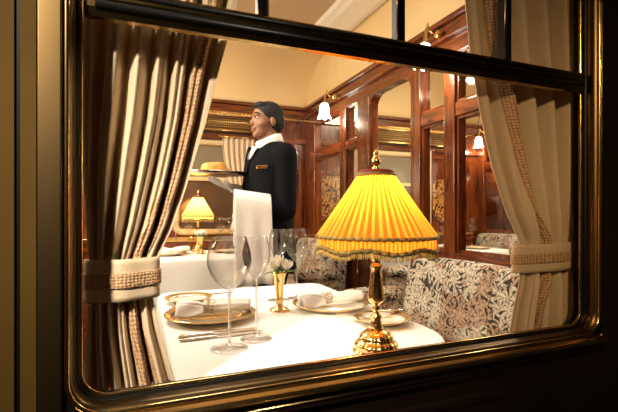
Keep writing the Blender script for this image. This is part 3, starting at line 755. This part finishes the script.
def make_napkin():
    o = empty('napkin'); bm = NB(); rings = []
    for j in range(25):
        t = j/24; x = -.110+.220*t
        pinch = 1-.38*math.exp(-((t-.42)/.13)**2); rr = .0185*pinch*(1+.10*abs(t-.42))
        ring = []
        for k in range(36):
            a = 2*PI*k/36; q = rr*(1+.10*math.sin(3*a+5*t)+.05*math.sin(7*a-4*t))
            ring.append((x, q*1.15*math.cos(a), max(-.0175, q*.92*math.sin(a))+.003*math.sin(9*t)))
        rings.append(ring)
    ring_loft(bm, rings, True, True); link('roll', bm, M_NAPKIN, o)
    bm = NB(); rows = []      # loose outer flap
    for j in range(13):
        t = j/12; x = -.108+.080*t; rows.append([(x, -.017-.030*s*(1-.5*t), .010-.027*s+.004*math.sin(5*t+3*s)) for s in [k/8 for k in range(9)]])
    ring_loft(bm, rows, closed=False); link('fold', bm, M_NAPKIN, o, solid=.002)
    return o
nap = make_napkin()
def make_nring():
    bm = NB(); n = 9
    for sgn in (1, -1):
        for s in range(n):
            pts = []
            for k in range(13):
                t = k/12; a = 2*PI*s/n+sgn*t*.9; rr = .0185
                pts.append((-.014+.028*t, rr*math.cos(a), rr*math.sin(a)))
            tube(bm, pts, .0011, 5)
    for x in (-.014, .014): tube(bm, [(x, .0185*math.cos(a), .0185*math.sin(a)) for a in [2*PI*k/32 for k in range(33)]], .0016, 6, cap=False)
    return link('napkin_ring', bm, M_SILVER)
nring = make_nring()
def place_napkin(x, y, rz, lb, lr, z=TZ+.031):
    a = put(nap, x, y, z, 'rolled white napkin '+lb, 'napkin', 'rolled napkins', rz)
    off = Vector((-.016, 0, 0)); off.rotate(Matrix.Rotation(rz, 3, 'Z'))
    b = put(nring, x+off.x, y+off.y, z, 'openwork metal ring round the napkin '+lr, 'napkin ring', 'openwork napkin rings', rz)
place_napkin(.205, .575, math.radians(-14), 'across the gilt plate at the left setting', 'at the left setting')
place_napkin(.590, .560, math.radians(-4), 'on the ivory plate left of the lamp', 'left of the lamp')
o = put(nap, .20, 2.30, TZ+.061, 'rolled white napkin on the far table near the left curtain', 'napkin', 'rolled napkins', .1)

def make_knife(L=.215):
    o = empty('knife')
    bm = NB(); rings = []
    for x, w, h in ((0, .003, .002), (.004, .0065, .0035), (.03, .0072, .004), (.07, .0055, .0035), (.088, .0045, .003), (.092, .0055, .0035)):
        rings.append([(x, w*math.cos(a), .004+h*math.sin(a)) for a in [2*PI*k/12 for k in range(12)]])
    ring_loft(bm, rings); link('handle', bm, M_SILVER, o)
    bm = NB(); top = [(.092, -.005), (.15, -.009), (.19, -.0095), (.207, -.006), (L, .003), (.205, .0055), (.092, .005)]
    ring_loft(bm, [[(x, y, z) for x, y in top] for z in (.0032, .0048)]); link('blade', bm, M_SILVER, o, smooth=False)
    return o
def make_fork(L=.20):
    o = empty('fork'); bm = NB(); rings = []
    for x, w, z in ((0, .005, .004), (.01, .010, .004), (.05, .0075, .004), (.10, .0035, .006), (.125, .004, .007), (.135, .010, .006), (.15, .0125, .004)):
        rings.append([(x, w*math.cos(a), z+.0016*math.sin(a)) for a in [2*PI*k/12 for k in range(12)]])
    ring_loft(bm, rings); link('handle', bm, M_SILVER, o)
    for y in (-.0095, -.0032, .0032, .0095):
        bm = NB(); tube(bm, [(.147, y, .004), (.17, y, .003), (L, y*.95, .008)], [.0018, .0016, .0008], 6); link('tine', bm, M_SILVER, o)
    return o
kn, fk = make_knife(), make_fork()
put(kn, .085, .358, TZ, 'table knife nearest the window at the left setting', 'knife', 'table knives', .02)
put(kn, .083, .392, TZ, 'table knife next to the left plate, farther from the window', 'knife', 'table knives', .02)
put(kn, .105, .815, TZ+.018, 'butter knife lying on the far left bread plate', 'knife', 'table knives', .06)
put(kn, .735, .355, TZ+.018, 'butter knife lying on the bread plate right of the lamp', 'knife', 'table knives', PI-.15)
put(fk, .083, .735, TZ, 'fork beside the far left bread plate', 'fork', 'table forks', 0)
put(fk, .080, .705, TZ, 'fork just behind the left dinner plate', 'fork', 'table forks', 0)

# ------------------------------------------------------------------ vases with roses
def make_vase():
    bm = NB(); lathe(bm, [(.001, 0), (.032, 0), (.032, .003), (.029, .007), (.018, .011), (.012, .018), (.0105, .026), (.0125, .032), (.0125, .036), (.0115, .04), (.0145, .075), (.0185, .108), (.0215, .118), (.0245, .122), (.0245, .1245), (.021, .1235), (.016, .105), (.001, .06)], 32)
    return link('bud_vase', bm, M_BRASS)
vase = make_vase()
tag(vase, 'small flared brass bud vase at the middle of the near table', 'vase'); VX, VY = .414, .578; vase.location = (VX, VY, TZ)
v2 = vase.copy(); COL.objects.link(v2); tag(v2, 'small brass vase in front of the far lamp', 'vase'); v2.location = (WX(201, 2.27), 2.27, TZ+.025)
def make_rose():
    o = empty('rose')
    bm = NB(); tube(bm, [(0, 0, -.030), (.001, 0, -.015), (0, 0, .002)], .0016, 6); link('stem', bm, M_LEAF, o)
    bm = NB()
    for layer, (n, r, h, op) in enumerate(((3, .006, .027, -.002), (5, .0105, .027, -.001), (6, .0145, .024, .003))):
        for k in range(n):
            a0 = 2*PI*k/n+layer*.6; rows = []
            for j in range(6):
                t = j/5; rr = r*(.35+.65*math.sin(min(1, t*1.3)*PI/2))+op*t**2*1.0; hw = .75*math.sin(PI*min(.98, .18+t*.72))*2.4/n*1.7
                rows.append([(rr*math.cos(a0+hw*s), rr*math.sin(a0+hw*s), h*t-.002*s*s*t*2) for s in (-1, -.6, -.2, .2, .6, 1)])
            ring_loft(bm, rows, closed=False)
    link('petals', bm, M_ROSE, o, solid=.0008)
    for k in range(3):
        a = 2*PI*k/3+.4; bm = NB(); rows = []
        for j in range(7):
            t = j/6; w = .0065*math.sin(PI*t**.8); d = Vector((math.cos(a), math.sin(a), 0)); q = Vector((-math.sin(a), math.cos(a), 0))
            c = d*(.004+.026*t)+Vector((0, 0, -.006+.016*t-.012*t*t)); rows.append([c-q*w+Vector((0, 0, .002)), c, c+q*w+Vector((0, 0, .002))])
        ring_loft(bm, rows, closed=False); link('leaf', bm, M_LEAF, o, solid=.0006)
    return o
rose = make_rose()
for i, (dx, dy, dz, tx, ty, lb) in enumerate(((-.016, -.008, .132, -.25, -.25, 'white rose at the window side of the brass bud vase'), (.017, -.004, .130, .1, .38, 'white rose at the banquette side of the brass bud vase'), (.0, .014, .142, -.2, .0, 'tallest white rose at the back of the brass bud vase'))):
    o = put(rose, VX+dx, VY+dy, TZ+dz, lb, 'rose', 'white roses'); o.rotation_euler = (tx, ty, i); o.scale = (1.35,)*3
for i, (dx, dy) in enumerate(((-.014, 0), (.014, .004), (0, -.012))):
    o = put(rose, v2.location.x+dx, v2.location.y+dy, TZ+.157, 'white rose in the small vase by the far lamp', 'rose', 'roses on the far table'); o.rotation_euler = (0, (-.3, .3, 0)[i], i)

# ------------------------------------------------------------------ curtains at the window
def window_curtain(keys, yc, npl, inner, label, tieback, amp=.016, trim=(.80, .90), seed=0):
    """keys: rows (z, xa, xb); xa = jamb side, xb = inner free edge"""
    root = empty('curtain', (keys[0][1], yc, keys[-1][0]))
    off = Vector(root.location)
    def row_at(z):
        for (z0, a0, b0), (z1, a1, b1) in zip(keys, keys[1:]):
            if z1 <= z <= z0:
                t = (z0-z)/(z0-z1); t = t*t*(3-2*t) if False else t; return a0+(a1-a0)*t, b0+(b1-b0)*t
        return keys[-1][1:]
    ztie = tieback[0]
    def P(u, z, dy=0):
        a, b = row_at(z); w = abs(b-a); g = min(1, w/.16)
        am = amp*(.45+.55*g)*(1-.75*max(0, (u-.74)/.26)); k = 1-math.exp(-((z-ztie)/.05)**2)*.55
        uu = u**.95
        s = math.sin(2*PI*npl*uu+seed+.6*math.sin(z*3+u*4)); s2 = math.sin(2*PI*npl*2.3*uu+1.7*seed)
        y = yc-(am*k*(1-2*(.5-.5*s)**2.2)+am*.22*k*s2)+dy
        x = a+(b-a)*u+.004*math.sin(9*z+6*u)*g
        return Vector((x, y, z))-off
    nz, nu = 110, 260
    bm = NB(); zs = [keys[0][0]+(keys[-1][0]-keys[0][0])*j/nz for j in range(nz+1)]
    ring_loft(bm, [[P(i/nu, z) for i in range(nu+1)] for z in zs], closed=False); link('curtain_panel', bm, M_LINEN, root, solid=.0018)
    bm = NB(); ul = bm.loops.layers.uv.verify(); n2 = 24
    def trim_u(z, i):
        a, b = row_at(z); return 1-(trim[1]+(trim[0]-trim[1])*i/n2)/abs(b-a)
    rows = [[bm.verts.new(P(trim_u(z, i), z, -.0026)) for i in range(n2+1)] for z in zs]
    for j in range(nz):
        for i in range(n2):
            f = bm.faces.new((rows[j][i], rows[j][i+1], rows[j+1][i+1], rows[j+1][i]))
            for l, (uu, vv) in zip(f.loops, ((i, j), (i+1, j), (i+1, j+1), (i, j+1))): l[ul].uv = (uu/n2, -zs[vv]*1.0)
    link('braid_trim', bm, M_BRAIDTRIM, root, solid=.0012)
    # tieback band
    zc, hh, xa, xb, sl = tieback
    for nm, z0, z1, mat, e in (('tieback', -hh, hh, M_LINEN, 0), ('tieback_braid', -hh*.35, hh*.35, M_BRAIDTRIM, .0022)):
        bm = NB(); ul = bm.loops.layers.uv.verify(); rows = []
        N = 60
        for j in range(9):
            z = zc+z0+(z1-z0)*j/8; row = []
            for i in range(N):
                a = 2*PI*i/N; cx = (xa+xb)/2; rx = (xb-xa)/2+e; x = cx+rx*math.cos(a); y = yc-(.026+e)*math.sin(a)*(1+.1*math.sin(5*a))
                row.append(bm.verts.new(Vector((x, y+.002*math.sin(z*200)*0, z+sl*(x-cx)))-off))
            rows.append(row)
        for j in range(8):
            for i in range(N):
                f = bm.faces.new((rows[j][i], rows[j][(i+1) % N], rows[j+1][(i+1) % N], rows[j+1][i]))
                for l, (uu, vv) in zip(f.loops, ((i, j), (i+1, j), (i+1, j+1), (i, j+1))): l[ul].uv = (vv/8, uu/N*.42)
        link(nm, bm, mat, root, solid=.002)
    return tag(root, label, 'curtain', 'window curtains with braid trim')
YC = .0
def kz(py, pxref, Y=YC): return W(pxref, py, Y).z
Lk = []
for py, pa, pb in ((-70, 84, 250), (0, 84, 236), (60, 85, 222), (120, 86, 208), (180, 87, 189), (225, 88, 173), (252, 89, 160), (270, 90, 152), (290, 88, 150), (330, 86, 157), (386, 84, 174)):
    Lk.append((kz(py, (pa+pb)/2+20), WX(pa, YC), WX(pb, YC)))
za = kz(278, 125)
window_curtain(Lk, YC, 6, True, 'beige linen curtain gathered at the left of the window', (za, .032, WX(86, YC)-.002, WX(158, YC)+.002, .02), amp=.020, trim=(.020, .042), seed=.8)
Rk = []
for py, pa, pb in ((-60, 580, 452), (0, 580, 460), (60, 580, 468), (120, 580, 480), (170, 580, 491), (215, 579, 505), (240, 578, 517), (262, 577, 517), (275, 577, 517), (300, 578, 511), (335, 579, 505)):
    Rk.append((kz(py, (pa+pb)/2), WX(pa, YC), WX(pb, YC)))
window_curtain(Rk, YC, 5, True, 'beige linen curtain gathered at the right of the window, over the banquette', (kz(256, 545), .032, WX(514, YC)-.004, WX(580, YC)+.002, .03), amp=.020, trim=(.062, .092), seed=2.2)

# ------------------------------------------------------------------ waiter with tray
def remeshed(name, bm, mat, parent, voxel=.006, smooth_it=6):
    me = bpy.data.meshes.new('t'); bm.to_mesh(me); bm.free()
    t = bpy.data.objects.new('t', me); COL.objects.link(t)
    md = t.modifiers.new('r', 'REMESH'); md.mode = 'VOXEL'; md.voxel_size = voxel; md.use_smooth_shade = True
    s = t.modifiers.new('s', 'SMOOTH'); s.iterations = smooth_it; s.factor = .5
    bpy.context.view_layer.update()
    ev = t.evaluated_get(bpy.context.evaluated_depsgraph_get()); m2 = bpy.data.meshes.new_from_object(ev); m2.name = name
    bpy.data.objects.remove(t); m2.materials.clear(); m2.materials.append(mat)
    for p in m2.polygons: p.use_smooth = True
    o = bpy.data.objects.new(name, m2); COL.objects.link(o); o.parent = parent; return o
def torso(bm, rings, n=28):
    ring_loft(bm, [[(cx+rx*math.copysign(abs(math.cos(a))**.85, math.cos(a)), cy+ry*math.copysign(abs(math.sin(a))**.85, math.sin(a)), z) for a in [2*PI*k/n for k in range(n)]] for z, cx, cy, rx, ry in rings])
def headscale(bm):
    for v in bm.verts:
        k = min(1, max(0, (v.co.z-1.44)/.06)); v.co.z = 1.49+(v.co.z-1.49)*(.87 if v.co.z > 1.49 else 1); v.co.x = v.co.x*(1-.11*k); v.co.y *= 1-.08*k
    return bm
def limb(bm, pts, rad):
    tube(bm, pts, rad, 16)
    for p, r in zip(pts, rad): ellipsoid(bm, p, (r*.98,)*3, seg=14, rn=8)
WXc, WYc = .650, 1.55
man = empty('person', (WXc, WYc, 0), math.radians(8))
tag(man, 'waiter in black jacket and white gloves carrying a tray and a white cloth', 'person')
# local frame: faces -X, his left arm is at -Y (towards the window)
bm = NB()
ellipsoid(bm, (.010, 0, 1.628), (.096, .074, .088))                      # cranium
ellipsoid(bm, (-.028, 0, 1.575), (.064, .058, .080))                     # face
ellipsoid(bm, (-.040, 0, 1.520), (.046, .046, .036))                     # jaw
ellipsoid(bm, (-.073, 0, 1.500), (.019, .022, .017))                     # chin
ellipsoid(bm, (-.075, 0, 1.622), (.022, .048, .016))                     # brow
tube(bm, [(-.083, 0, 1.612), (-.095, 0, 1.588), (-.103, 0, 1.574)], [.008, .010, .010], 10); ellipsoid(bm, (-.098, 0, 1.570), (.013, .016, .009))
ellipsoid(bm, (-.090, 0, 1.541), (.013, .024, .007)); ellipsoid(bm, (-.088, 0, 1.528), (.013, .021, .007))
for s in (1, -1): ellipsoid(bm, (.008, s*.080, 1.575), (.019, .010, .030)); ellipsoid(bm, (-.045, s*.045, 1.565), (.030, .022, .024))
tube(bm, [(.020, 0, 1.56), (.022, 0, 1.48), (.030, 0, 1.40)], [.058, .056, .062], 18)
torso(bm, [(.86, .02, 0, .10, .155), (.98, .015, 0, .095, .15), (1.10, .01, 0, .10, .15), (1.25, .01, 0, .11, .165), (1.36, .02, 0, .10, .175), (1.42, .025, 0, .07, .12), (1.45, .025, 0, .05, .06)])
SL, SR = Vector((.03, -.175, 1.375)), Vector((.03, .175, 1.375))
EL, HL = Vector((.030, -.200, 1.075)), Vector((-.190, -.135, 1.115))
ER, HR = Vector((.045, .205, 1.10)), Vector((-.165, .06, 1.195))
limb(bm, [SL, (SL+EL)/2, EL], [.052, .046, .040]); limb(bm, [EL, (EL+HL)/2, HL], [.040, .035, .027])
limb(bm, [SR, (SR+ER)/2, ER], [.052, .046, .040]); limb(bm, [ER, (ER+HR)/2, HR], [.040, .035, .027])
for s in (1, -1): limb(bm, [(.02, s*.085, .88), (.015+.06*s, s*.085, .48), (.03+.10*s, s*.085, .09)], [.085, .055, .038])
headscale(bm); remeshed('body', bm, M_SKIN, man, .005, 4)
# gloved hands: flat palm under the tray, fingers spread
def hand(name, wrist, fwd, side, up):
    bm = NB(); fwd, side = Vector(fwd).normalized(), Vector(side).normalized(); up = Vector(up)
    limb(bm, [wrist-fwd*.03, wrist], [.030, .028])
    for k in range(4):
        b0 = wrist+fwd*.035+side*(-.030+.020*k); limb(bm, [wrist+side*(-.012+.008*k), b0, wrist+fwd*.085+side*(-.033+.022*k)], [.017, .0145, .011])
        L = (.060, .072, .068, .052)[k]; p0 = wrist+fwd*.085+side*(-.033+.022*k)
        limb(bm, [p0, p0+(fwd+side*(-.12+.08*k))*L*.5+up*.004, p0+(fwd+side*(-.16+.11*k))*L+up*.010], [.0105, .0098, .0080])
    t0 = wrist+fwd*.025-side*.028
    limb(bm, [t0, t0+fwd*.03-side*.026+up*.004, t0+fwd*.062-side*.034+up*.010], [.014, .0115, .009])
    return remeshed(name, bm, M_GLOVE, man, .0035, 2)
hand('glove', HL+Vector((-.005, 0, .005)), (-.25, .1, -1), (0, -1, 0), (0, 0, 1))
hand('glove', HR+Vector((-.005, 0, .006)), (-1, -.10, .30), (0, 1, 0), (0, 0, 1))
# trousers
bm = NB()
for s in (1, -1): limb(bm, [(.02, s*.080, .90), (.012+.06*s, s*.085, .50), (.03+.10*s, s*.085, .07)], [.105, .078, .060])
torso(bm, [(.80, .02, 0, .12, .165), (.92, .02, 0, .118, .168), (1.02, .015, 0, .108, .16)])
remeshed('trousers', bm, M_BLACKCLOTH, man, .008, 3)
for s in (1, -1):
    bm = NB()
    ellipsoid(bm, (-.015+.10*s, s*.085, .045), (.135, .045, .045)); bmesh.ops.bisect_plane(bm, geom=bm.verts[:]+bm.edges[:]+bm.faces[:], plane_co=(0, 0, .002), plane_no=(0, 0, 1), clear_inner=True); bmesh.ops.holes_fill(bm, edges=[e for e in bm.edges if e.is_boundary])
    link('shoe', bm, M_BLACK, man)
# jacket
bm = NB()
torso(bm, [(.76, .02, 0, .135, .185), (.90, .018, 0, .128, .178), (1.05, .012, 0, .120, .17), (1.20, .008, 0, .128, .182), (1.32, .016, 0, .126, .192), (1.39, .026, 0, .105, .175), (1.43, .032, 0, .078, .12), (1.46, .036, 0, .060, .075)])
for S, E, H in ((SL, EL, HL), (SR, ER, HR)):
    limb(bm, [S, (S+E)/2, E], [.066, .056, .049]); limb(bm, [E, (E+H)/2+Vector((0, 0, -.004)), E+(H-E)*.90], [.048, .045, .040])
remeshed('jacket', bm, M_BLACKCLOTH, man, .008, 4)
# shirt collar, tie, lapel, name plate
bm = NB(); rings = []
for z, r1, r2, o in ((1.456, .070, .075, .027), (1.466, .069, .073, .025), (1.482, .068, .069, .022), (1.500, .064, .064, .020)):
    rings.append([(o+r1*math.cos(a)-.012*max(0, -math.cos(a)), r2*math.sin(a), z-.040*max(0, -math.cos(a))+.012*max(0, math.cos(a))) for a in [2*PI*k/40 for k in range(40)]])
ring_loft(bm, rings, False, False); link('collar', bm, M_SHIRT, man, solid=.005)
bm = NB(); ring_loft(bm, [[(-.075-.006*0, -.050, 1.425), (-.095, -.0, 1.43), (-.075, .050, 1.425), (-.050, 0, 1.425)], [(-.106, -.018, 1.36), (-.112, 0, 1.36), (-.106, .018, 1.36), (-.09, 0, 1.36)]]); link('shirt_front', bm, M_SHIRT, man, smooth=False)
bm = NB(); ring_loft(bm, [[(-.090, -.012, 1.425), (-.108, 0, 1.43), (-.090, .012, 1.425)], [(-.112, -.009, 1.39), (-.120, 0, 1.39), (-.112, .009, 1.39)], [(-.132, -.02, 1.28), (-.138, 0, 1.28), (-.132, .02, 1.28)]]); link('tie', bm, M_BLACKCLOTH, man, smooth=False)
bm = NB(); box(bm, -.030, .030, -.004, .004, -.008, .008); link('name_badge', bm, M_BRASS, man, loc=(-.088, -.142, 1.305), rot=(0, 0, math.radians(-38)), bevel=.001)
# hair: cap over the skull
bm = NB()
ellipsoid(bm, (.018, 0, 1.636), (.101, .080, .088)); ellipsoid(bm, (.045, 0, 1.59), (.078, .079, .075)); ellipsoid(bm, (-.040, 0, 1.688), (.046, .058, .026))
tmp = bm
for co, no in (((-.062, 0, 1.66), (-.95, 0, -.45)), ):
    pass
def cut(bm, co, no):
    bmesh.ops.bisect_plane(bm, geom=bm.verts[:]+bm.edges[:]+bm.faces[:], plane_co=co, plane_no=no, clear_outer=True)
    ed = [e for e in bm.edges if e.is_boundary]
    if ed: bmesh.ops.holes_fill(bm, edges=ed)
cut(bm, (-.082, 0, 1.668), Vector((-.78, 0, -.62)).normalized())
cut(bm, (.03, 0, 1.535), Vector((-.25, 0, -1)).normalized())
headscale(bm); remeshed('hair', bm, M_HAIR, man, .005, 3)
for s in (1, -1):
    bm = NB(); tube(bm, [(-.092, s*.018, 1.628), (-.086, s*.036, 1.633), (-.070, s*.052, 1.626)], [.0035, .0045, .003], 8); link('eyebrow', headscale(bm), M_HAIR, man)
    bm = NB(); ellipsoid(bm, (-.0755, s*.030, 1.604), (.0085, .011, .0055)); link('eye', headscale(bm), M_SHIRT, man)
    bm = NB(); ellipsoid(bm, (-.0835, s*.030, 1.604), (.004, .006, .006)); link('iris', headscale(bm), M_HAIR, man)
bm = NB(); tube(bm, [(-.093, -.022, 1.5345), (-.1015, 0, 1.5350), (-.093, .022, 1.5345)], .0022, 6); link('mouth', headscale(bm), simple('lips', (.22, .08, .06), .5), man)

# cloth over the forearm
EW = Matrix.Translation(man.location) @ Matrix.Rotation(math.radians(8), 4, 'Z')
A = EW @ EL; B = EW @ HL
def serving_cloth():
    bm = NB(); rings = []; nx = 28
    L1 = .40
    ax = (B-A); ax.normalize(); ax2 = Vector((ax.x, ax.y, 0)).normalized(); side = Vector((-ax2.y, ax2.x, 0))
    if side.y > 0: side = -side       # towards the window
    c0 = A+(B-A)*.40; c1 = B+(B-A)*.20; c1.z = B.z
    prof = []
    for k in range(10): prof.append((.066, -L1+(L1-.02)*k/9))
    for k in range(1, 12): a = PI*k/12; prof.append((.066*math.cos(a), .072*math.sin(a)-.002))
    for k in range(8): prof.append((-.070, -.02-.20*k/7))
    rows = []
    for s, z in prof:
        row = []
        for i in range(nx+1):
            u = i/nx; hang = min(1, max(0, -z/L1))
            c = c0+(c1-c0)*u
            zz = (c.z if z > -.02 else c.z*(1-hang)+c0.z*hang*.5+c1.z*hang*.5)+z
            f = .010*hang*math.sin(u*13+1)
            q = Vector((c.x, c.y, 0))+side*(s+f)+ax2*(-.012*hang*(1-u))
            row.append((q.x, q.y, zz+(.006*math.sin(u*5) if z < -L1+.01 else 0)))
        rows.append(row)
    ring_loft(bm, rows, closed=False)
    return link('serving_cloth', bm, M_NAPKIN, solid=.004)
tag(serving_cloth(), 'folded white serving cloth hanging over the waiter\'s forearm', 'cloth')
# tray with bread
TX, TY, TZZ = .385, 1.60, 1.272
t = empty('tray', (TX, TY, TZZ))
bm = NB(); ring_loft(bm, [[(.175*s*math.cos(a), .125*s*math.sin(a), z) for a in [2*PI*k/64 for k in range(64)]] for s, z in ((.80, 0), (.88, .001), (.97, .012), (1.0, .014), (1.0, .017), (.96, .016), (.87, .005), (.80, .0035))]); link('dish', bm, M_SILVER, t)
tag(t, 'oval silver tray held at chest height by the waiter', 'tray')
bm = NB()
pts = []
for k in range(40):
    q = k/39; a = 2*PI*1.35*q; rr = .052*(1-.62*q); pts.append((rr*math.cos(a)*1.15, rr*math.sin(a)*.8, .012+.020*q))
tube(bm, pts, [.024*(1-.15*(k/39))*(.5+.5*min(1, k/4, (39-k)/4)) for k in range(40)], 14); ellipsoid(bm, (0, 0, .018), (.060, .045, .024))
for v in bm.verts: v.co.z = max(v.co.z*1.45, .0); v.co.x *= 1.15
o = link('bread_roll', bm, M_BREAD, loc=(TX-.01, TY, TZZ+.004)); tag(o, 'golden coiled bread roll on the waiter\'s tray', 'bread')
bm = NB(); puffy(bm, -.018, .018, -.02, .02, 0, .016, .005, .002); o = link('folded_napkin', bm, M_NAPKIN, loc=(TX-.098, TY-.01, TZZ+.0055)); tag(o, 'small white folded napkin at the left end of the tray', 'napkin', 'napkins on the tray')
o = o.copy(); COL.objects.link(o); o.location = (TX+.095, TY-.01, TZZ+.0055); tag(o, 'small white folded napkin on the tray nearest the waiter\'s chest', 'napkin', 'napkins on the tray')
